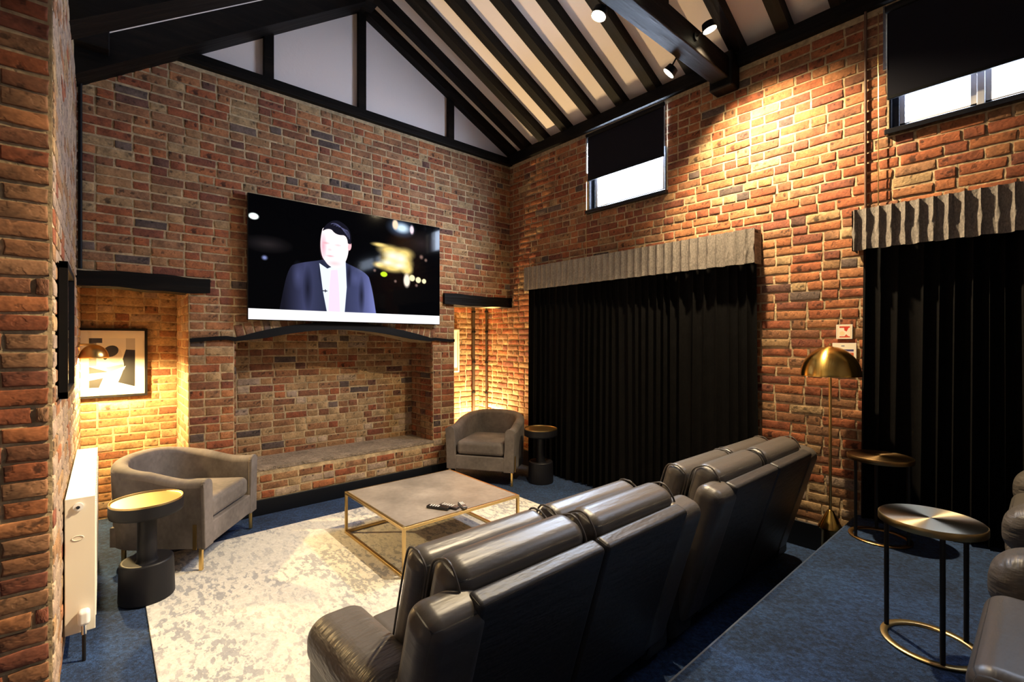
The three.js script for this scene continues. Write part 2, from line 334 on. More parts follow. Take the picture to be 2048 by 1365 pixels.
/* ------------------------------------------------------------------ roof: two slopes with rafters, gable, tie beam */
const RIDGE = 2.14, RY = 5.27, SR = 0.478, SL = 0.713;                        // ridge soffit, slopes of the two sides
const yR = (x) => 4.24 + SR * (4.28 - x), yL = (x) => 3.77 + SL * x;
function slopeBar(x0, y0, x1, y1, thick, z0, z1) {                              // a bar whose lower face runs from (x0,y0) to (x1,y1)
  const nx = -(y1 - y0), ny = x1 - x0, l = Math.hypot(nx, ny), s = Math.sign(ny), ox = nx / l * thick * s, oy = ny / l * thick * s;
  const g = extrude([[x0, y0], [x1, y1], [x1 + ox, y1 + oy], [x0 + ox, y0 + oy]], z1 - z0); g.translate(0, 0, z0); return metreUV(g);
}
{
  const r = struct('ceiling_right', 'pale plaster roof slope with black rafters over the curtains', 'ceiling');
  part(r, 'plaster', slopeBar(RIDGE - 0.05, yR(RIDGE - 0.05) + 0.13, XR + 0.4, yR(XR + 0.4) + 0.13, 0.15, -5.3, Z1 + 0.2), plaster);
  for (const z of [-4.66, -4.31, -3.92, -3.50, -3.10, -2.70, -2.28, -1.85, -1.47, -1.08, -0.69, -0.3, 0.1, 0.5, 0.9, 1.3, 1.7, 2.1, 2.5]) part(r, 'rafter', slopeBar(RIDGE, yR(RIDGE), XR + 0.02, yR(XR + 0.02), 0.125, z - 0.05, z + 0.05), timber);
  part(r, 'wall_plate', bx(XR - 0.055, XR + 0.1, 4.13, 4.26, -5, Z1), timber);
  part(r, 'eaves_fill', bx(XR + 0.08, XR + 0.36, 4.1, 4.5, -5.3, Z1), plaster);
  const l = struct('ceiling_left', 'roof slope with deep black rafters above the radiator wall', 'ceiling');
  part(l, 'plaster', slopeBar(XL - 0.4, yL(XL - 0.4) + 0.245, RIDGE + 0.05, yL(RIDGE + 0.05) + 0.245, 0.15, -5.3, Z1 + 0.2), plaster);
  for (const z of [-4.875, -4.11, -3.4, -2.7, -2.0, -1.3, -0.6, 0.1, 0.8, 1.5, 2.2]) part(l, 'rafter', slopeBar(XL - 0.2, yL(XL - 0.2), RIDGE - 0.02, yL(RIDGE - 0.02), 0.21, z - 0.125, z + 0.125), timber);
  part(l, 'ridge_beam', bx(RIDGE - 0.07, RIDGE + 0.07, RY - 0.01, RY + 0.5, -5, Z1), timber);
  part(l, 'flat_ceiling', bx(-2.75, XL, 3.72, 3.9, -3.0, Z1 + 0.1), plaster);
  part(l, 'eaves_fill', bx(-0.6, XL - 0.02, 3.4, 4.2, -5.3, Z1), mortar);
  part(l, 'post_foot', rb(XL, 0.035, 3.86, 4.2, ZB, -4.64, 0.01), timber);
  const t = struct('trim_1', 'heavy black tie beam carrying the spotlights', 'beam');
  part(t, 'beam', rb(0.4, XR, 4.0, 4.19, -2.03, -1.87, 0.012), timber);
  part(t, 'corbel', rb(XR - 0.16, XR - 0.0, 3.93, 4.24, -2.05, -1.84, 0.02), timber);
  part(t, 'strut', bx(3.02, 3.22, 4.18, yR(3.1) + 0.1, -2.0, -1.9), timber);
}
{
  const g = struct('wall_gable', 'pale plaster gable with black timber posts', 'wall');
  const top = (x) => (x < RIDGE ? yL(x) + 0.22 : yR(x) + 0.12), xs = [XL - 0.2, 1.205, RIDGE, 3.3, XR + 0.2];
  for (let i = 0; i < 4; i++) {
    const a = xs[i], b = xs[i + 1], e = extrude([[a, 4.13], [b, 4.13], [b, Math.max(4.14, top(b - 1e-6))], [a, Math.max(4.14, top(a + 1e-6))]], 0.2); e.translate(0, 0, ZB - 0.2);
    part(g, 'plaster_panel', metreUV(e), plaster);
  }
  for (const x of [1.205, 2.14, 3.3]) part(g, 'post', rb(x - 0.045, x + 0.045, 4.15, top(x) - 0.06, ZB - 0.02, ZB + 0.045, 0.006), timber);
  part(g, 'rail', rb(XL, XR, 4.115, 4.215, ZB - 0.02, ZB + 0.06, 0.008), timber);
  part(g, 'gable_rafter', slopeBar(RIDGE - 0.04, yR(RIDGE - 0.04), XR, yR(XR), 0.13, ZB - 0.02, ZB + 0.10), timber);
}
/* ------------------------------------------------------------------ lintels, fireplace bar, skirting */
function beamShape(x0, x1, y0, y1, z0, z1, wob) {
  const g = new THREE.BoxGeometry(x1 - x0, y1 - y0, z1 - z0, 14, 3, 2), p = g.attributes.position;
  g.translate((x0 + x1) / 2, (y0 + y1) / 2, (z0 + z1) / 2);
  for (let i = 0; i < p.count; i++) p.setY(i, p.getY(i) + wob * Math.sin(p.getX(i) * 6.1 + (p.getY(i) > (y0 + y1) / 2 ? 0 : 1.7)) + 0.4 * wob * Math.sin(p.getX(i) * 19));
  g.computeVertexNormals(); return metreUV(g);
}
{
  const a = struct('trim_2', 'black timber lintel over the alcove with the framed photograph', 'lintel');
  part(a, 'beam', beamShape(XL, 0.725, 2.105, 2.235, ZB - 0.2, ZB + 0.035, 0.009), timber);
  const b = struct('trim_3', 'black timber lintel over the alcove with the pipes', 'lintel');
  part(b, 'beam', beamShape(3.2, XR, 2.135, 2.27, ZB - 0.2, ZB + 0.045, 0.006), timber);
  const c = struct('trim_4', 'black curved bar along the fireplace arch', 'trim');
  const lo = [], hi = [];
  for (let i = 0; i <= 40; i++) { const x = lerp(AL + 0.005, AR - 0.01, i / 40), inside = smooth(FL - 0.05, FL + 0.3, x) * (1 - smooth(FR - 0.35, FR + 0.04, x)); lo.push([x, (x < FL || x > FR ? 1.675 + 0.012 * Math.sin(x * 9) : archY(x) - 0.035 * inside)]); hi.push([x, lo[i][1] + 0.035 + 0.045 * inside]); }
  const face = extrude([...lo, ...hi.reverse()], 0.035); face.translate(0, 0, ZB - 0.005);
  part(c, 'bar', metreUV(face), black);
  const soffit = []; for (let i = 0; i <= 30; i++) { const x = lerp(FL + 0.01, FR - 0.01, i / 30); soffit.push([x, archY(x) - 0.02]); }
  const g = extrude([...soffit, [FR - 0.01, 2.19], [FL + 0.01, 2.19]], 0.5); g.translate(0, 0, FZ + 0.005);
  part(c, 'soffit', metreUV(g), mortar);
  const k = struct('baseboard_back', 'black skirting board along the fireplace wall', 'skirting');
  part(k, 'board', rb(AL, AR, 0, 0.15, ZB, ZB + 0.022, 0.005), skirtingPaint);
  const r = struct('baseboard_right', 'black skirting board along the curtain wall', 'skirting');
  part(r, 'board', rb(XR - 0.022, XR, 0, 0.205, -5.7, PEDGE - 0.01, 0.005), skirtingPaint);
}
/* ------------------------------------------------------------------ windows, blinds */
function windowUnit(n, [a, b, c, d], bars, label) {
  const w = struct('window_' + n, label, 'window'), x0 = XR + 0.05, x1 = XR + 0.11, f = 0.05;
  const bar = (name, z0, z1, y0, y1, m, xa = x0, xb = x1) => part(w, name, rb(xa, xb, y0, y1, z0, z1, 0.006, 2), m);
  bar('frame', a, a + f, c, d, blackGloss); bar('frame', b - f, b, c, d, blackGloss); bar('frame', a, b, c, c + 0.035, blackGloss); bar('frame', a, b, d - f, d, blackGloss);
  const edges = [a + f, ...bars, b - f];
  for (let i = 0; i + 1 < edges.length; i++) {
    const p = edges[i] + (i ? 0.02 : 0), q = edges[i + 1] - (i + 2 < edges.length ? 0.02 : 0);
    const s = part(w, 'sash', merged([bx(x0 + 0.015, x0 + 0.05, c + 0.035, d - f, p, p + 0.03), bx(x0 + 0.015, x0 + 0.05, c + 0.035, d - f, q - 0.03, q), bx(x0 + 0.015, x0 + 0.05, c + 0.035, c + 0.055, p, q)]), whitePlastic, 'white inner sash');
    part(s, 'pane', bx(x0 + 0.03, x0 + 0.034, c + 0.05, d - f, p + 0.02, q - 0.02), glassPane);
  }
  for (const z of bars) bar('mullion', z - 0.02, z + 0.02, c, d, whitePlastic);
  part(w, 'sill', rb(XR - 0.05, XR + 0.12, c - 0.035, c + 0.004, a - 0.02, b + 0.02, 0.006), blackGloss);
  part(w, 'reveal', bx(XR + 0.0, XR + 0.06, c, d, a - 0.002, a + 0.012), blackGloss);
}
windowUnit(1, W1, [], 'small high window between rafters and the long valance, blind half down');
windowUnit(2, W2, [-0.31], 'wide high window with a middle bar above the short valance');
function blind(label, z0, z1, y0, chain) {
  const o = thing('roller_blind', label, 'blind', [XR - 0.03, y0, (z0 + z1) / 2], 0), h = 4.1 - y0, w = z1 - z0;
  part(o, 'cloth', bx(-0.002, 0.002, 0, h - 0.03, -w / 2, w / 2), blindCloth);
  part(o, 'roller', (() => { const g = new THREE.CylinderGeometry(0.026, 0.026, w + 0.02, 20); g.rotateX(Math.PI / 2); g.translate(-0.004, h - 0.03, 0); return g; })(), black);
  part(o, 'bottom_bar', rb(-0.009, 0.009, -0.012, 0.012, -w / 2, w / 2, 0.004), black);
  part(o, 'side_channel', bx(-0.012, 0.018, h - 0.46, h, -w / 2 - 0.022, -w / 2 - 0.006), chrome);
  part(o, 'side_channel', bx(-0.012, 0.018, h - 0.46, h, w / 2 + 0.006, w / 2 + 0.022), chrome);
  part(o, 'chain', pole([-0.012, h - 0.03, -w / 2 - chain], [-0.012, h - 1.45, -w / 2 - chain], 0.0035, 6), agedBrass);
}
blind('dark roller blind drawn over the small window between rafters', -3.57, -2.58, 3.555, 0.012);
blind('wide dark roller blind over the window beside the wall conduit', -0.785, 0.62, 3.43, 0.05);

/* ------------------------------------------------------------------ curtains and valances */
function cloth(nu, nv, f) {
  const pos = [], uv = [], idx = [];
  for (let j = 0; j <= nv; j++) for (let i = 0; i <= nu; i++) { const p = f(i / nu, j / nv); pos.push(p[0], p[1], p[2]); uv.push(p[2], p[1]); }
  for (let j = 0; j < nv; j++) for (let i = 0; i < nu; i++) { const a = j * (nu + 1) + i, b = a + 1, c = a + nu + 1, d = c + 1; idx.push(a, b, d, a, d, c); }
  const g = new THREE.BufferGeometry(); g.setAttribute('position', new THREE.Float32BufferAttribute(pos, 3)); g.setAttribute('uv', new THREE.Float32BufferAttribute(uv, 2)); g.setIndex(idx); g.computeVertexNormals(); return g;
}
function curtain(label, z0, z1, floor, folds, sd) {
  const len = z1 - z0, o = thing('curtain', label, 'curtain', [XR - 0.085, floor, (z0 + z1) / 2]);
  const ph = sd * 1.7;
  part(o, 'cloth', cloth(folds * 14, 26, (u, v) => {
    const y = 2.5 * v - floor * v + 0.012, loose = 1 - v, s = (u - 0.5) * len * (1 + 0.012 * loose), k = u * folds * 2 * Math.PI + 2.4 * Math.sin(u * 9 + ph) + 1.3 * Math.sin(u * 23 + ph * 2) + 0.7 * Math.sin(u * 51 + ph);
    const depth = (0.012 + 0.018 * (0.5 + 0.5 * Math.sin(u * 17 + ph))) * (0.6 + 0.6 * loose) + 0.006;
    return [-depth * Math.sin(k) - 0.012 * loose * Math.sin(u * 31 + v * 2), y, s + 0.012 * Math.cos(k) + 0.015 * loose * Math.sin(u * 11 + ph)];
  }), curtainCloth);
  part(o, 'heading', bx(-0.01, 0.02, 2.42 - floor, 2.5 - floor, -len / 2, len / 2), curtainCloth);
}
curtain('long black floor-length curtain under the grey valance below the small window', -4.50, -1.68, 0, 30, 1);
curtain('black floor-length curtain behind the round metal side tables', -0.925, 1.44, PLAT, 26, 2);
function valance(label, z0, z1, pleats, gather) {
  const len = z1 - z0, o = thing('valance', label, 'valance', [XR - 0.16, 2.335, (z0 + z1) / 2]);
  const H = 0.295;
  const wave = (u) => 0.5 + 0.5 * Math.sin(u * pleats * 2 * Math.PI + 0.8 * Math.sin(u * 13));
  part(o, 'frill', cloth(pleats * 10, 14, (u, v) => {
    const pinch = 1 - smooth(0.0, 0.5, Math.abs(v - 0.42) * 2.2), w = Math.pow(wave(u), 1.5), deep = gather(u);
    const x = -0.006 - deep * (0.030 * w * (1 - 0.3 * pinch) + 0.004 * Math.sin(u * pleats * 23)) - deep * 0.008 * (1 - v) * (0.5 + 0.5 * Math.sin(u * pleats * 4 + 1));
    return [x, v * H - 0.004 * (1 - v) * Math.sin(u * pleats * 3.1) * deep, (u - 0.5) * len + 0.012 * deep * Math.cos(u * pleats * 2 * Math.PI) * (1 - pinch)];
  }), valanceCloth);
  part(o, 'pelmet_board', bx(-0.002, 0.145, H - 0.03, H - 0.012, -len / 2, len / 2), black);
  for (const s of [-1, 1]) part(o, 'return', cloth(6, 4, (u, v) => [0.15 - 0.152 * u, v * H, s * (len / 2 + 0.004 * Math.sin(u * 7))]), valanceCloth);
}
valance('long grey pleated valance over the curtain under the small window', -4.53, -1.655, 34, (u) => lerp(0.18, 0.8, u * u));
valance('short grey deeply pleated valance beside the wall conduit', -0.965, 1.5, 34, () => 0.8);

/* ------------------------------------------------------------------ television */
{
  const cv = document.createElement('canvas'); cv.width = 1024; cv.height = 580; const c = cv.getContext('2d');
  c.fillStyle = '#020203'; c.fillRect(0, 0, 1024, 580);
  const blob = (x, y, rx, ry, col, soft = 1) => { c.save(); c.translate(x, y); c.scale(rx, ry); const g = c.createRadialGradient(0, 0, 0, 0, 0, 1); g.addColorStop(0, col); g.addColorStop(clamp(1 - 0.7 * soft, 0, 1), col); g.addColorStop(1, col.replace(/[\d.]+\)$/, '0)')); c.fillStyle = g; c.beginPath(); c.arc(0, 0, 1, 0, 7); c.fill(); c.restore(); };
  const poly = (col, p) => { c.fillStyle = col; c.beginPath(); p.forEach((q, i) => (i ? (q.length === 6 ? c.bezierCurveTo(...q) : c.lineTo(...q)) : c.moveTo(...q))); c.fill(); };
  blob(80, 225, 120, 45, 'rgba(46,40,42,0.8)', 1.4);
  blob(22, 103, 25, 18, 'rgba(240,255,250,1)', 0.4); blob(68, 290, 17, 15, 'rgba(120,130,180,1)'); blob(242, 306, 22, 12, 'rgba(225,235,255,1)', 0.5); blob(258, 300, 14, 10, 'rgba(225,235,255,1)', 0.5);
  // blurred lit building and lamps in the background
  blob(900, 110, 130, 80, 'rgba(44,34,34,0.9)', 1.4); blob(770, 40, 100, 62, 'rgba(120,150,200,0.8)', 1.4); blob(775, 40, 62, 36, 'rgba(215,240,255,1)', 1); blob(734, 26, 22, 34, 'rgba(255,222,190,1)', 0.6); blob(838, 40, 17, 32, 'rgba(255,228,240,1)', 0.7);
  for (const [x, y, a, b] of [[640, 152, 60, 16], [700, 175, 90, 40], [790, 185, 80, 46], [720, 225, 100, 50], [800, 240, 60, 60], [640, 262, 52, 24], [720, 272, 100, 34], [810, 275, 45, 40]]) blob(x, y, a, b, 'rgba(255,222,130,0.95)', 1);
  for (const [x, y, a, b] of [[720, 205, 70, 36], [770, 215, 50, 40], [690, 245, 60, 26], [760, 255, 60, 26]]) blob(x, y, a, b, 'rgba(255,252,225,1)', 1.2);
  blob(666, 312, 24, 17, 'rgba(200,232,40,1)', 0.4); blob(806, 335, 26, 48, 'rgba(255,236,215,1)', 0.6); for (const [x, y, q] of [[840, 318, 22], [880, 326, 21], [918, 330, 17]]) blob(x, y, q, q, 'rgba(255,242,190,1)', 0.45);
  for (const [x, y, q] of [[735, 345, 12], [868, 358, 13], [612, 296, 12], [930, 205, 14], [900, 190, 18]]) blob(x, y, q, q, 'rgba(140,110,100,0.9)');
  // presenter: jacket, shirt, tie, head, hair
  const suit = c.createLinearGradient(150, 0, 640, 0); suit.addColorStop(0, '#14141f'); suit.addColorStop(0.2, '#3c3f60'); suit.addColorStop(0.45, '#262a3e'); suit.addColorStop(0.75, '#40456a'); suit.addColorStop(1, '#8289cc');
  poly(suit, [[130, 540], [150, 450, 158, 350, 190, 312], [240, 288, 300, 282, 330, 270], [450, 270], [500, 292, 555, 302, 580, 338], [606, 420, 612, 490, 622, 540]]);
  for (const [x, y, a, b] of [[262, 420, 26, 120], [538, 440, 20, 110], [330, 330, 18, 70], [470, 330, 16, 80]]) blob(x, y, a, b, 'rgba(14,15,26,0.75)', 1.4);
  for (const [x, y, a, b] of [[215, 360, 30, 80], [410, 480, 10, 60], [505, 350, 40, 50], [590, 450, 18, 90]]) blob(x, y, a, b, 'rgba(110,116,170,0.35)', 1.4);
  poly('#e6f1ff', [[318, 288], [358, 312], [452, 262], [458, 400], [446, 545], [358, 545], [336, 430]]);
  poly('#ffd9ee', [[376, 318], [410, 312], [416, 380], [424, 545], [362, 545], [370, 380]]);
  c.fillStyle = '#1a1420'; c.fillRect(334, 424, 24, 5); c.fillRect(346, 418, 4, 16);
  poly('#fff0f2', [[334, 112], [318, 170, 320, 250, 345, 272], [370, 312, 415, 318, 446, 278], [470, 235, 474, 180, 464, 130], [430, 84, 360, 84, 334, 112]]);
  blob(338, 200, 20, 78, 'rgba(255,160,180,0.75)', 1.3); blob(395, 282, 46, 18, 'rgba(255,200,205,0.8)', 1.4); blob(352, 182, 22, 8, 'rgba(225,140,150,0.55)', 1.3); blob(412, 186, 24, 8, 'rgba(235,170,175,0.45)', 1.3); blob(372, 246, 26, 7, 'rgba(225,130,145,0.6)', 1.3); blob(370, 214, 14, 9, 'rgba(240,190,195,0.6)', 1.3);
  c.fillStyle = '#f5bcc4'; c.beginPath(); c.ellipse(474, 184, 9, 22, 0.15, 0, 7); c.fill();
  poly('#15141f', [[334, 124], [348, 76, 396, 50, 424, 62], [468, 76, 488, 110, 480, 172], [464, 170], [462, 146, 456, 132, 440, 130], [410, 134, 395, 128, 382, 112], [365, 104, 350, 112, 334, 124]]);
  c.strokeStyle = '#5a5b80'; c.lineWidth = 3; for (let i = 0; i < 7; i++) { c.beginPath(); c.moveTo(376 + i * 13, 82 + i * 3); c.quadraticCurveTo(400 + i * 12, 66 + i * 6, 430 + i * 7, 92 + i * 9); c.stroke(); }
  c.fillStyle = '#fdfcff'; c.fillRect(0, 530, 1024, 50);
  const tex = new THREE.CanvasTexture(cv); tex.colorSpace = THREE.SRGBColorSpace;
  const x0 = 1.012, x1 = 3.105, y0 = 1.872, y1 = 3.062, z = -4.915;
  const t = thing('television', 'large wall-mounted flat television showing a presenter in a suit', 'television', [(x0 + x1) / 2, y0, z]);
  const w = x1 - x0, h = y1 - y0;
  part(t, 'case', rb(-w / 2, w / 2, 0, h, -0.04, -0.002, 0.006), blackGloss);
  const g = new THREE.PlaneGeometry(w - 0.012, h - 0.014); g.translate(0, h / 2 + 0.001, 0);
  part(t, 'screen', g, phys({ color: 0x030304, roughness: 0.06, specularIntensity: 0.12, emissive: 0xffffff, emissiveMap: tex, emissiveIntensity: 1.5 }), 'lit screen with a presenter against a night scene');
  part(t, 'wall_bracket', bx(-0.35, 0.35, 0.3, 0.8, -0.068, -0.04), black);
  const l = new THREE.RectAreaLight(0xe6e4ff, 0.32, w - 0.02, h - 0.02); l.name = 'television_glow'; l.position.set(0, h / 2, 0.006); l.rotation.y = Math.PI; t.add(l);
}
/* ------------------------------------------------------------------ pictures, mirror, wall lights, signs, pipes */
function framed(name, label, category, pos, turn, w, h, frameMat, tex) {
  const o = thing(name, label, category, pos, turn), f = 0.022, d = 0.035;
  part(o, 'frame', merged([bx(-w / 2, w / 2, 0, f, 0, d), bx(-w / 2, w / 2, h - f, h, 0, d), bx(-w / 2, -w / 2 + f, f, h - f, 0, d), bx(w / 2 - f, w / 2, f, h - f, 0, d)]), frameMat);
  const mt = 0.072;
  part(o, 'mount', merged([bx(-w / 2 + f, w / 2 - f, f, f + mt, 0.004, 0.022), bx(-w / 2 + f, w / 2 - f, h - f - mt, h - f, 0.004, 0.022), bx(-w / 2 + f, -w / 2 + f + mt, f + mt, h - f - mt, 0.004, 0.022), bx(w / 2 - f - mt, w / 2 - f, f + mt, h - f - mt, 0.004, 0.022)]), std({ color: lin(0.82, 0.78, 0.66), roughness: 0.9 }), 'cream card mount');
  const g = new THREE.PlaneGeometry(w - 2 * f - 2 * mt + 0.01, h - 2 * f - 2 * mt + 0.01); g.translate(0, h / 2, 0.016);
  part(o, 'print', g, tex ? std({ map: tex, roughness: 0.5 }) : std({ color: lin(0.35, 0.3, 0.24), roughness: 0.6 }));
  return o;
}
{
  const cv = document.createElement('canvas'); cv.width = 420; cv.height = 440; const c = cv.getContext('2d');
  c.fillStyle = '#d9d6cc'; c.fillRect(0, 0, 420, 440); c.fillStyle = '#3a3835'; c.fillRect(0, 0, 120, 46); c.fillStyle = '#8a877f'; c.fillRect(0, 46, 70, 200); c.fillStyle = '#b8b4aa'; c.fillRect(330, 0, 90, 130);
  c.fillStyle = '#0d0c0b'; c.beginPath(); c.moveTo(330, 105); c.lineTo(420, 110); c.lineTo(420, 440); c.lineTo(245, 420); c.bezierCurveTo(290, 330, 330, 260, 300, 190); c.fill();
  c.fillStyle = '#c9c4b8'; c.beginPath(); c.ellipse(228, 150, 66, 72, -0.35, 0, 7); c.fill();
  c.fillStyle = '#15130f'; c.beginPath(); c.ellipse(196, 118, 68, 48, -0.25, 0, 7); c.fill(); c.beginPath(); c.ellipse(150, 150, 24, 44, 0.2, 0, 7); c.fill();
  c.fillStyle = '#8d887d'; c.beginPath(); c.moveTo(150, 260); c.lineTo(300, 236); c.lineTo(320, 280); c.lineTo(180, 300); c.fill();
  c.fillStyle = '#efece2'; c.beginPath(); c.moveTo(0, 330); c.lineTo(190, 300); c.lineTo(330, 250); c.lineTo(240, 390); c.lineTo(420, 440); c.lineTo(120, 440); c.fill();
  c.fillStyle = '#1a1815'; c.beginPath(); c.moveTo(0, 250); c.lineTo(70, 270); c.lineTo(180, 300); c.lineTo(0, 312); c.fill(); c.beginPath(); c.moveTo(0, 372); c.lineTo(130, 350); c.lineTo(90, 440); c.lineTo(0, 440); c.fill();
  const tex = new THREE.CanvasTexture(cv); tex.colorSpace = THREE.SRGBColorSpace;
  const p = framed('framed_photograph', 'black framed monochrome photograph of a seated man in the alcove beside the radiator', 'picture', [0.065, 1.145, -5.838], 0, 0.52, 0.65, black, tex);
  part(p, 'glazing', (() => { const g = new THREE.BoxGeometry(0.48, 0.61, 0.002); g.translate(0, 0.325, 0.027); return g; })(), glassPane);
  framed('framed_picture', 'pale framed picture half hidden behind the fireplace pier near the pipes', 'picture', [3.645, 1.22, -5.70], 0, 0.53, 0.62, std({ color: lin(0.75, 0.7, 0.58), roughness: 0.5 }), null);
}
{
  const o = thing('wall_mirror', 'square black framed mirror on the brick wall above the radiator', 'mirror', [XL + 0.012, 1.41, -3.29], Math.PI / 2), w = 0.66, h = 0.63;
  part(o, 'frame', merged([bx(-w / 2, w / 2, 0, 0.03, 0, 0.03), bx(-w / 2, w / 2, h - 0.03, h, 0, 0.03), bx(-w / 2, -w / 2 + 0.03, 0, h, 0, 0.03), bx(w / 2 - 0.03, w / 2, 0, h, 0, 0.03)]), black);
  part(o, 'glass', bx(-w / 2 + 0.02, w / 2 - 0.02, 0.02, h - 0.02, 0.002, 0.018), std({ color: lin(0.75, 0.75, 0.75), roughness: 0.03, metalness: 1 }));
}
function domeGeo(Rr, hh, thick) {
  const pts = []; for (let i = 0; i <= 18; i++) { const a = i / 18 * Math.PI / 2; pts.push(new THREE.Vector2(Math.max(0.0005, Rr * Math.sin(a)), hh * Math.cos(a))); }
  for (let i = 18; i >= 0; i--) { const a = i / 18 * Math.PI / 2; pts.push(new THREE.Vector2(Math.max(0.0005, (Rr - thick) * Math.sin(a)), (hh - thick) * Math.cos(a))); }
  return new THREE.LatheGeometry(pts, 48);
}
{
  const o = thing('wall_light', 'small gold dome wall light glowing in front of the framed photograph', 'wall light', [XL + 0.105, 1.53, -5.34]);
  part(o, 'shade', domeGeo(0.098, 0.115, 0.003), brass);
  part(o, 'arm', pole([0, 0.115, 0], [-0.1, 0.115, 0], 0.008), brass); part(o, 'backplate', (() => { const g = new THREE.CylinderGeometry(0.035, 0.035, 0.012, 24); g.rotateZ(Math.PI / 2); g.translate(-0.095, 0.1, 0); return g; })(), brass);
  part(o, 'bulb', (() => { const g = new THREE.SphereGeometry(0.03, 20, 14); g.translate(0, 0.03, 0); return g; })(), std({ color: 0xffffff, emissive: lin(1, 0.72, 0.34), emissiveIntensity: 12 }), 'warm glowing bulb');
  const l = new THREE.PointLight(lin(1, 0.70, 0.30), 28); l.name = 'wall_light_glow'; l.position.set(0, 0.03, 0); l.castShadow = true; l.shadow.radius = 1.5; o.add(l);
}
{
  const o = thing('floor_uplight', 'small black floor uplight behind the armchair by the heating pipes', 'uplight', [4.06, 0, -5.36]);
  part(o, 'can', cyl(0.055, 0.06, 0.13, 0, 0, 0), black);
  part(o, 'lens', cyl(0.046, 0.046, 0.012, 0, 0.125, 0), std({ color: 0xffffff, emissive: lin(1, 0.75, 0.38), emissiveIntensity: 10 }), 'glowing lens');
  const l = new THREE.SpotLight(lin(1, 0.70, 0.33), 80, 0, 1.1, 1); l.name = 'uplight_beam'; l.position.set(0, 0.16, 0); l.target.position.set(0.05, 2, -0.05); o.add(l, l.target); l.castShadow = true; l.shadow.radius = 2;
}
{ // fire action notice and a smaller notice below it
  const paper = (w, h, draw) => { const cv = document.createElement('canvas'); cv.width = w; cv.height = h; draw(cv.getContext('2d')); const t = new THREE.CanvasTexture(cv); t.colorSpace = THREE.SRGBColorSpace; return t; };
  const sheet = (label, y, z, w, h, tex) => { const o = thing('wall_notice', label, 'sign', [XR - 0.014, y, z], -Math.PI / 2); part(o, 'panel', bx(-w / 2, w / 2, 0, h, -0.002, 0.002), whitePlastic); const g = new THREE.PlaneGeometry(w - 0.004, h - 0.004); g.translate(0, h / 2, 0.003); part(o, 'print', g, std({ map: tex, roughness: 0.5 })); };
  sheet('square red and white fire notice above the floor lamp', 1.69, -1.05, 0.105, 0.112, paper(128, 136, (c) => {
    c.fillStyle = '#f4ead2'; c.fillRect(0, 0, 128, 136); c.strokeStyle = '#d9a878'; c.lineWidth = 3; c.strokeRect(10, 10, 108, 116); c.fillStyle = '#cf3a24'; c.fillRect(24, 16, 86, 14); c.fillRect(24, 112, 86, 10); c.beginPath(); c.moveTo(62, 30); c.lineTo(100, 30); c.lineTo(84, 66); c.lineTo(66, 56); c.fill(); c.fillStyle = '#f2d9a8'; c.beginPath(); c.arc(46, 84, 22, 0, 7); c.fill(); c.fillStyle = '#d65a3c'; c.beginPath(); c.moveTo(66, 112); c.lineTo(80, 92); c.lineTo(98, 112); c.fill();
  }));
  sheet('white notice with blue and red bands just above the lamp shade', 1.54, -1.05, 0.155, 0.12, paper(160, 124, (c) => { c.fillStyle = '#f6efdc'; c.fillRect(0, 0, 160, 124); c.fillStyle = '#8d94a8'; c.fillRect(60, 18, 22, 10); c.fillStyle = '#3b3f78'; c.fillRect(14, 50, 130, 16); c.fillStyle = '#d9c9d4'; c.fillRect(14, 66, 130, 10); c.fillStyle = '#c8532f'; c.fillRect(14, 78, 130, 34); }));
}
single('wall_conduit', 'thin brown conduit running up the curtain wall beside the wide window', 'conduit', pole([0, 0, 0], [0, 1.52, 0], 0.009), std({ color: lin(0.12, 0.06, 0.035), roughness: 0.5 }), [XR - 0.022, 2.62, -0.915]);
single('corner_conduit', 'black vertical conduit in the corner above the lintel over the photograph', 'conduit', pole([0, 0, 0], [0, 1.62, 0], 0.014), black, [XL + 0.028, 2.24, -4.965]);
for (const [x, z, r, label] of [[4.17, -5.67, 0.022, 'thick dark heating pipe at the back of the alcove behind the armchair'], [XR - 0.04, -5.49, 0.016, 'thin dark heating pipe on the curtain wall inside the alcove']]) {
  const o = thing('heating_pipe', label, 'pipe', [x, 0, z]); part(o, 'tube', pole([0, 0, 0], [0, 2.2, 0], r, 14), std({ color: lin(0.05, 0.032, 0.02), roughness: 0.5, metalness: 0.3 }));
  for (const y of [0.9, 1.35, 1.8, 2.1]) part(o, 'clip', cyl(r + 0.008, r + 0.008, 0.025, 0, y, 0, 14), black);
}
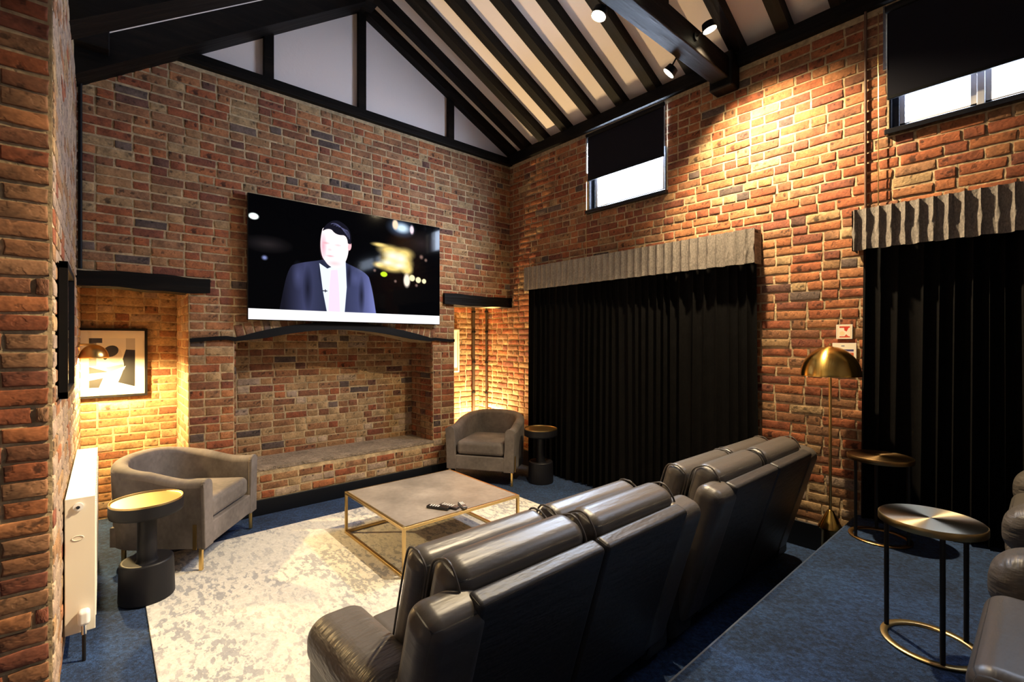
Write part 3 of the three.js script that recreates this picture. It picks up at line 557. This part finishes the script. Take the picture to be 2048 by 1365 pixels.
/* ------------------------------------------------------------------ spotlights on the tie beam */
const warm = lin(1, 0.78, 0.48);
function spot(label, pos, aim, power, angle, onBeam) {
  const o = thing('spotlight', label, 'spotlight', pos, 0, 'spotlights on the tie beam'), a = new THREE.Vector3(...aim).sub(o.position), dir = a.clone().normalize();
  const q = new THREE.Quaternion().setFromUnitVectors(new THREE.Vector3(0, -1, 0), dir);
  const can = cyl(0.056, 0.046, 0.055, 0, 0.0, 0, 28); can.applyQuaternion(q); part(o, 'can', can, black);
  const face = cyl(0.051, 0.051, 0.006, 0, -0.005, 0, 28); face.applyQuaternion(q); part(o, 'lens', face, std({ color: 0xffffff, emissive: lin(1, 0.86, 0.55), emissiveIntensity: 14 }), 'glowing lens');
  part(o, 'arm', pole([0, 0.01, 0], [onBeam[0] - pos[0], onBeam[1] - pos[1], onBeam[2] - pos[2]], 0.007), black);
  const base = new THREE.CylinderGeometry(0.03, 0.03, 0.014, 20); base.rotateX(Math.PI / 2); base.translate(onBeam[0] - pos[0], onBeam[1] - pos[1], onBeam[2] - pos[2]); part(o, 'rose', base, black);
  const l = new THREE.SpotLight(warm, power, 0, angle, 0.9); l.name = 'spotlight_beam'; l.position.copy(dir).multiplyScalar(0.02); l.target.position.copy(a); l.castShadow = true; l.shadow.radius = 1.8; o.add(l, l.target);
}
spot('lit round spotlight on the fireplace side of the tie beam, further from the curtain wall', [2.66, 3.99, -2.12], [1.6, 0.0, -2.9], 80, 0.72, [2.7, 4.08, -2.035]);
spot('lit round spotlight on the fireplace side of the tie beam, close to the curtain wall', [3.59, 3.93, -2.12], [2.5, 0.9, -4.9], 32, 0.72, [3.6, 4.06, -2.035]);
spot('lit spotlight on the near side of the tie beam aimed at the brick pier', [3.62, 4.14, -1.78], [4.31, 1.55, -1.3], 82, 1.0, [3.56, 4.1, -1.865]);
spot('lit spotlight on the near side of the tie beam beside the strut', [2.77, 4.13, -1.80], [-0.4, 1.4, -2.6], 150, 0.5, [2.8, 4.1, -1.865]);

/* ------------------------------------------------------------------ radiator */
{
  const o = thing('radiator', 'cream panel radiator on the brick wall beside the drum table', 'radiator', [XL + 0.013, 0.14, -3.36]);
  const L = 1.5, H = 0.71;
  const pan = (x0, x1) => { const g = new THREE.BoxGeometry(x1 - x0, H - 0.03, L, 1, 1, 1); g.translate((x0 + x1) / 2, H / 2, -L / 2); return g; };
  part(o, 'panel', pan(0.10, 0.118), enamel); part(o, 'panel', pan(0.0, 0.018), enamel);
  for (let i = 0; i < 30; i++) part(o, 'rib', rb(0.116, 0.123, 0.05, H - 0.06, -L + 0.03 + i * 0.0485, -L + 0.055 + i * 0.0485, 0.003, 1), enamel);
  part(o, 'side_cover', rb(0.0, 0.12, 0.0, H, -0.008, 0.004, 0.003), enamel); part(o, 'side_cover', rb(0.0, 0.12, 0.0, H, -L - 0.004, -L + 0.008, 0.003), enamel);
  part(o, 'grille', bx(0.002, 0.118, H - 0.012, H, -L, 0), enamel);
  const plug = new THREE.CylinderGeometry(0.021, 0.021, 0.012, 24); plug.rotateX(Math.PI / 2); plug.translate(0.052, H - 0.045, 0.008); part(o, 'plug', plug, whitePlastic);
  const boss = new THREE.CylinderGeometry(0.009, 0.009, 0.012, 6); boss.rotateX(Math.PI / 2); boss.translate(0.052, H - 0.045, 0.018); part(o, 'bleed_nut', boss, chrome);
  const badge = new THREE.TorusGeometry(0.018, 0.002, 6, 24); badge.scale(1.25, 0.7, 1); badge.translate(0.05, H - 0.21, 0.005); part(o, 'badge', badge, enamel);
  const v = part(o, 'valve', rb(0.05, 0.1, 0.05, 0.13, 0.006, 0.06, 0.018, 3), whitePlastic, 'white thermostatic valve'); part(v, 'tail', pole([0.075, 0.05, 0.03], [0.075, 0.0, 0.03], 0.012), chrome); part(o, 'pipe', pole([0.075, 0.0, 0.03], [0.075, -0.14, 0.03], 0.0085), blackMetal);
}
/* ------------------------------------------------------------------ rug, coffee table, remotes */
single('rug', 'cream rug with faded grey distressed pattern under the coffee table', 'rug', (() => { const g = rb(0.2, 3.36, 0.001, 0.008, -4.55, -1.45, 0.003, 1); return g; })(), rugMat);
{
  const o = thing('coffee_table', 'square low coffee table with thin brass frame and grey stone top', 'coffee table', [2.125, 0.008, -3.505]), a = 0.545, b = 0.53, H = 0.358, t = 0.011;
  const bar = (n, ...k) => part(o, n, rb(...k, 0.002, 1), agedBrass);
  for (const sx of [-1, 1]) for (const sz of [-1, 1]) bar('leg', sx * (a - t) - t, sx * (a - t) + t, 0, H, sz * (b - t) - t, sz * (b - t) + t);
  for (const y of [0, H - 2 * t]) for (const s of [-1, 1]) { bar('rail', -a + 2 * t, a - 2 * t, y, y + 2 * t, s * (b - t) - t, s * (b - t) + t); bar('rail', s * (a - t) - t, s * (a - t) + t, y, y + 2 * t, -b + 2 * t, b - 2 * t); }
  part(o, 'top', rb(-a + 2 * t + 0.001, a - 2 * t - 0.001, H - 0.026, H + 0.003, -b + 2 * t + 0.001, b - 2 * t - 0.001, 0.003), concrete, 'grey stone top');
}
function remote(label, x, y, z, turn, w, l, m, keys) {
  const o = thing('remote_control', label, 'remote control', [x, y, z], turn, 'remote controls on the coffee table');
  part(o, 'body', rb(-w / 2, w / 2, 0, 0.02, -l / 2, l / 2, 0.007), m);
  for (let i = 0; i < keys; i++) for (let j = -1; j <= 1; j++) part(o, 'button', rb(j * w * 0.26 - 0.004, j * w * 0.26 + 0.004, 0.019, 0.022, -l * 0.36 + i * 0.022, -l * 0.36 + i * 0.022 + 0.011, 0.001, 1), whitePlastic);
}
remote('slim black remote control lying flat at the table edge', 1.965, 0.3705, -3.135, 0.5, 0.045, 0.19, blackGloss, 4);
remote('black remote control with silver trim beside the slim one', 2.045, 0.3705, -3.10, 0.35, 0.05, 0.17, std({ color: lin(0.05, 0.04, 0.045), roughness: 0.3 }), 5);
remote('short silver ended remote control beside the silver trimmed one', 2.135, 0.3705, -3.05, -0.3, 0.042, 0.13, std({ color: lin(0.12, 0.12, 0.15), roughness: 0.25, metalness: 0.5 }), 3);

/* ------------------------------------------------------------------ armchairs and drum tables */
function armchair(label, x, y, z, turn) {
  const o = thing('armchair', label, 'armchair', [x, y, z], turn, 'velvet tub armchairs');
  const A = 0.405, ZF = 0.375, ZC = -0.02, th = 0.105, NS = 60, path = [];
  for (let i = 0; i <= NS; i++) {                                            // around the U from one arm front to the other
    const t = i / NS; let px, pz, nx, nz;
    if (t < 0.25) { px = -A; pz = lerp(ZF, ZC, t / 0.25); nx = -1; nz = 0; } else if (t > 0.75) { px = A; pz = lerp(ZC, ZF, (t - 0.75) / 0.25); nx = 1; nz = 0; } else { const a = Math.PI * (t - 0.25) / 0.5, e = 0.8; px = -A * Math.sign(Math.cos(a)) * Math.pow(Math.abs(Math.cos(a)), e); pz = ZC - 0.37 * Math.pow(Math.sin(a), e); nx = -Math.cos(a); nz = -Math.sin(a); }
    path.push([px, pz, nx, nz, t]);
  }
  const prof = (t) => { const back = Math.pow(Math.sin(Math.PI * clamp((t - 0.08) / 0.84, 0, 1)), 1.4), top = 0.655 + 0.125 * back, pts = []; pts.push([0, 0.165], [0.006, 0.4], [0.016, top - 0.05]); for (let k = 0; k <= 8; k++) { const a = Math.PI * k / 8; pts.push([0.016 - th / 2 + Math.cos(a) * th / 2, top - 0.05 + Math.sin(a) * 0.05]); } pts.push([-th + 0.012, 0.42], [-th, 0.28], [-th, 0.165]); return pts; };
  const pos = [], uv = [], idx = [], M = prof(0).length;
  for (const [px, pz, nx, nz, t] of path) prof(t).forEach(([d, y]) => { pos.push(px + nx * d, y, pz + nz * d); uv.push(t * 2.4, y); });
  for (let i = 0; i < NS; i++) for (let k = 0; k < M; k++) { const a = i * M + k, b = i * M + (k + 1) % M, c = a + M, d = b + M; idx.push(a, b, d, a, d, c); }
  const g = new THREE.BufferGeometry(); g.setAttribute('position', new THREE.Float32BufferAttribute(pos, 3)); g.setAttribute('uv', new THREE.Float32BufferAttribute(uv, 2)); g.setIndex(idx); g.computeVertexNormals();
  const shell = part(o, 'back_and_arms', g, velvet);
  for (const [s, e] of [[-1, 0], [1, NS]]) {                                   // rounded arm fronts with a piped edge
    const sh = new THREE.Shape(prof(e ? 1 : 0).map(([d, y]) => new THREE.Vector2(s * (A + d), y))), f = new THREE.ExtrudeGeometry(sh, { depth: 0.012, bevelEnabled: true, bevelSize: 0.006, bevelThickness: 0.008, bevelSegments: 2 }); f.translate(0, 0, ZF - 0.004);
    part(o, 'arm_front', f, velvet);
    const curve = new THREE.CatmullRomCurve3(prof(e ? 1 : 0).slice(0, -1).map(([d, y]) => new THREE.Vector3(s * (A + d * 1.02), y, ZF + 0.012))); part(shell, 'piping', new THREE.TubeGeometry(curve, 40, 0.004, 6), velvet);
  }
  part(o, 'front_rail', rb(-A + th - 0.004, A - th + 0.004, 0.165, 0.325, 0.30, ZF + 0.012, 0.012), velvet);
  part(o, 'seat_base', bx(-A + 0.06, A - 0.06, 0.17, 0.31, -0.3, 0.31), velvet);
  const cg = new RoundedBoxGeometry(2 * (A - th) - 0.012, 0.155, 0.64, 5, 0.045), cp = cg.attributes.position; for (let i = 0; i < cp.count; i++) if (cp.getY(i) > 0) cp.setY(i, cp.getY(i) + 0.02 * Math.cos(cp.getX(i) * 4.5) * Math.cos(cp.getZ(i) * 4)); cg.translate(0, 0.41, 0.055); part(o, 'seat_cushion', metreUV(cg), velvet);
  for (const sx of [-1, 1]) for (const sz of [-1, 1]) part(o, 'leg', rb(sx * (sz > 0 ? 0.385 : 0.25) - 0.012, sx * (sz > 0 ? 0.385 : 0.25) + 0.012, 0, 0.175, (sz > 0 ? 0.35 : -0.27) - 0.012, (sz > 0 ? 0.35 : -0.27) + 0.012, 0.003, 1), brass, 'slim brass leg');
  for (const sx of [-1, 1]) part(o, 'brass_strip', bx(sx * (A + 0.012) - 0.003, sx * (A + 0.012) + 0.003, 0.16, 0.34, 0.31, 0.335), brass);
  return o;
}
armchair('grey velvet tub armchair beside the radiator and framed photograph', 0.48, 0.008, -4.58, 54 * Math.PI / 180);
armchair('grey velvet tub armchair in front of the alcove with pipes', 3.63, 0, -4.60, -56.5 * Math.PI / 180);
function drumTable(label, x, y, z) {
  const o = thing('drum_table', label, 'side table', [x, y, z], 0, 'hourglass drum side tables');
  const L = (p) => new THREE.LatheGeometry(p.map(([r, y]) => new THREE.Vector2(r, y)), 48);
  const m = phys({ color: lin(0.007, 0.007, 0.010), roughness: 0.5, specularIntensity: 0.6 });
  part(o, 'base', L([[0.001, 0], [0.146, 0], [0.150, 0.008], [0.144, 0.235], [0.138, 0.247], [0.125, 0.248], [0.064, 0.234], [0.001, 0.232]]), m);
  part(o, 'neck', L([[0.066, 0.228], [0.054, 0.25], [0.052, 0.52], [0.062, 0.548]]), m);
  part(o, 'drum', L([[0.001, 0.542], [0.176, 0.542], [0.193, 0.550], [0.197, 0.565], [0.197, 0.624], [0.191, 0.628], [0.001, 0.628]]), m);
  part(o, 'tray', L([[0.001, 0.629], [0.181, 0.629], [0.189, 0.632], [0.1915, 0.638], [0.195, 0.638], [0.1955, 0.626]]), agedBrass, 'dull gold tray top');
}
drumTable('black hourglass drum table with gold top between radiator and armchair', 0.215, 0.008, -3.88);
drumTable('black hourglass drum table with gold top between armchair and long curtain', 3.93, 0, -4.0);

/* ------------------------------------------------------------------ sofas */
function sofa(label, xc, y, z, group, seats = 2, s = 0.61) {
  const A = 0.24, W = seats * s + 2 * A, o = thing('recliner_sofa', label, 'sofa', [xc, y, z], 0, group), hw = W / 2, half = hw - A;
  // z = 0 is the rear of the back, the seat looks towards -z
  const lean = 0.29, leanIn = (g, py, pz) => { g.translate(0, -py, -pz); g.rotateX(lean); g.translate(0, py, pz); return g; };
  const puff = (x0, x1, y0, y1, z0, z1, r, seg = 6) => { const g = new RoundedBoxGeometry(x1 - x0, y1 - y0, z1 - z0, seg, r); g.translate((x0 + x1) / 2, (y0 + y1) / 2, (z0 + z1) / 2); return metreUV(g); };
  const piping = (x, y0, y1, z0, z1, r) => { const sh = new THREE.CatmullRomCurve3([[z0 + r, y0], [z1 - r, y0], [z1, y0 + r], [z1, y1 - r], [z1 - r, y1], [z0 + r, y1], [z0, y1 - r], [z0, y0 + r]].map(([q, p]) => new THREE.Vector3(x, p, q)), true, 'catmullrom', 0.35); return new THREE.TubeGeometry(sh, 60, 0.0045, 6, true); };
  part(o, 'base', bx(-hw + 0.03, hw - 0.03, 0.03, 0.28, -0.76, -0.3), leatherFlat);
  for (const k of [-1, 1]) for (const fz of [-0.72, -0.34]) part(o, 'foot', cyl(0.02, 0.025, 0.04, k * (hw - 0.1), 0, fz, 16), black);
  for (let k = 0; k < seats; k++) {
    const x0 = -half + k * s, x1 = x0 + s;
    part(o, 'footrest', puff(x0 + 0.006, x1 - 0.006, 0.07, 0.36, -0.845, -0.75, 0.03), leather);
    part(o, 'seat_cushion', puff(x0 + 0.004, x1 - 0.004, 0.27, 0.49, -0.85, -0.26, 0.06), leather);
    part(o, 'back_panel', leanIn(puff(x0 + 0.004, x1 - 0.004, 0.06, 0.885, -0.075, 0, 0.022), 0.885, 0), leatherFlat);
    const q0 = x0 - (k ? 0 : 0.04), q1 = x1 + (k < seats - 1 ? 0 : 0.04);
    const bc = part(o, 'back_cushion', leanIn(puff(q0 + 0.008, q1 - 0.008, 0.42, 0.925, -0.42, -0.28, 0.06), 0.885, -0.3), leather);
    const hr = part(o, 'headrest', leanIn(puff(q0 + 0.008, q1 - 0.008, 0.66, 0.965, -0.255, -0.085, 0.07), 0.885, -0.15), leather);
    for (const e of [q0 + 0.03, q1 - 0.03]) { part(hr, 'seam', leanIn(piping(e, 0.662, 0.963, -0.253, -0.087, 0.06), 0.885, -0.15), leather); part(bc, 'seam', leanIn(piping(e, 0.43, 0.923, -0.418, -0.282, 0.05), 0.885, -0.3), leather); }
  }
  for (const k of [-1, 1]) {
    // arm with its pad, and the wing that closes the back behind it
    const ax = k < 0 ? -hw : hw - A, arm = part(o, 'arm', puff(ax + 0.012, ax + A - 0.012, 0.03, 0.52, -0.815, -0.24, 0.04), leatherFlat);
    const pad = new RoundedBoxGeometry(A, 0.20, 0.64, 8, 0.085), pp = pad.attributes.position;
    for (let i = 0; i < pp.count; i++) { const zz = pp.getZ(i); pp.setY(i, pp.getY(i) - 0.05 * smooth(0.1, 0.36, -zz)); }
    pad.computeVertexNormals(); pad.translate(ax + A / 2, 0.52, -0.53); part(arm, 'arm_pad', metreUV(pad), leatherCreased);
    const w0 = k < 0 ? -half - 0.17 : half - 0.07, wing = puff(w0, w0 + 0.24, 0.06, 0.874, -0.15, 0.006, 0.062, 8); part(o, 'wing', leanIn(wing, 0.885, 0), leather);
    part(o, 'wing_seam', leanIn(pole([k * half, 0.06, 0.002], [k * half, 0.80, 0.002], 0.003, 6), 0.885, 0), black);
  }
}
sofa('dark leather two-seat recliner sofa in the front row, beside the open rug', 1.44, 0.008, -1.10, 'recliner sofas in front of the step');
sofa('dark leather two-seat recliner sofa in the front row, beside the floor lamp', 3.15, 0.008, -1.10, 'recliner sofas in front of the step');
sofa('dark leather two-seat recliner sofa on the platform beside the bright spun-metal side table', 1.64, PLAT, 0.70, 'recliner sofas on the platform');
sofa('single dark leather recliner on the platform against the short-valance curtain', 3.50, PLAT, 0.70, 'recliner sofas on the platform', 1, 0.64);

/* ------------------------------------------------------------------ round metal side tables, floor lamp */
function spunDisc(r, y) {
  const pos = [], uv = [], idx = [], nr = 6, na = 96;
  for (let j = 0; j <= nr; j++) for (let i = 0; i <= na; i++) { const a = i / na * 2 * Math.PI, q = r * (0.004 + 0.996 * j / nr); pos.push(q * Math.cos(a), y, q * Math.sin(a)); uv.push(i / na, j / nr); }
  for (let j = 0; j < nr; j++) for (let i = 0; i < na; i++) { const a = j * (na + 1) + i, c = a + na + 1; idx.push(a, a + 1, c + 1, a, c + 1, c); }
  const g = new THREE.BufferGeometry(); g.setAttribute('position', new THREE.Float32BufferAttribute(pos, 3)); g.setAttribute('uv', new THREE.Float32BufferAttribute(uv, 2)); g.setIndex(idx); g.computeVertexNormals(); return g;
}
function ringTable(label, x, z, turn, topMat, rimMat) {
  const o = thing('ring_table', label, 'side table', [x, PLAT, z], turn, 'round metal side tables on the platform'), H = 0.55, r = 0.180;
  part(o, 'top', spunDisc(r - 0.004, H), topMat, 'spun metal top');
  part(o, 'rim', new THREE.LatheGeometry([[r - 0.004, H], [r, H - 0.004], [r, H - 0.03], [r - 0.012, H - 0.032], [0.001, H - 0.032]].map((p) => new THREE.Vector2(...p)), 64), rimMat);
  for (let i = 0; i < 3; i++) { const a = i * 2 * Math.PI / 3, c = Math.cos(a) * 0.158, s = Math.sin(a) * 0.158; part(o, 'leg', pole([c, 0.01, s], [c, H - 0.03, s], 0.0095, 12), blackMetal); }
  part(o, 'base_ring', new THREE.LatheGeometry([[0.146, 0], [0.172, 0], [0.172, 0.012], [0.146, 0.012], [0.146, 0]].map((p) => new THREE.Vector2(...p)), 64), rimMat);
}
ringTable('round side table with bright spun metal top beside the platform sofa', 2.69, -0.345, 3.5, spunSteel, agedBrass);
ringTable('round bronze side table in the gap between floor lamp and curtain', 3.90, -0.755, 2.4, phys({ color: lin(0.30, 0.19, 0.09), roughness: 0.35, metalness: 1, anisotropy: 0.8, anisotropyRotation: Math.PI / 2 }), bronze);
{
  const o = thing('floor_lamp', 'tall gold mushroom floor lamp with dome shade beside the brick pier', 'floor lamp', [4.03, 0, -1.072]);
  part(o, 'base', cyl(0.055, 0.055, 0.305, 0, 0, 0, 40), agedBrass);
  part(o, 'cone', new THREE.LatheGeometry([[0.001, 0.30], [0.078, 0.30], [0.078, 0.308], [0.02, 0.43], [0.012, 0.435], [0.001, 0.436]].map((p) => new THREE.Vector2(...p)), 48), spunBrass);
  part(o, 'pole', pole([0, 0.43, 0], [0, 1.60, 0], 0.0095, 16), brass);
  const d = domeGeo(0.190, 0.215, 0.003); d.translate(0, 1.42, 0); part(o, 'shade', d, spunBrass, 'polished gold dome shade');
  part(o, 'finial', cyl(0.012, 0.006, 0.016, 0, 1.643, 0, 16), brass);
}
renderer.render(scene, camera);
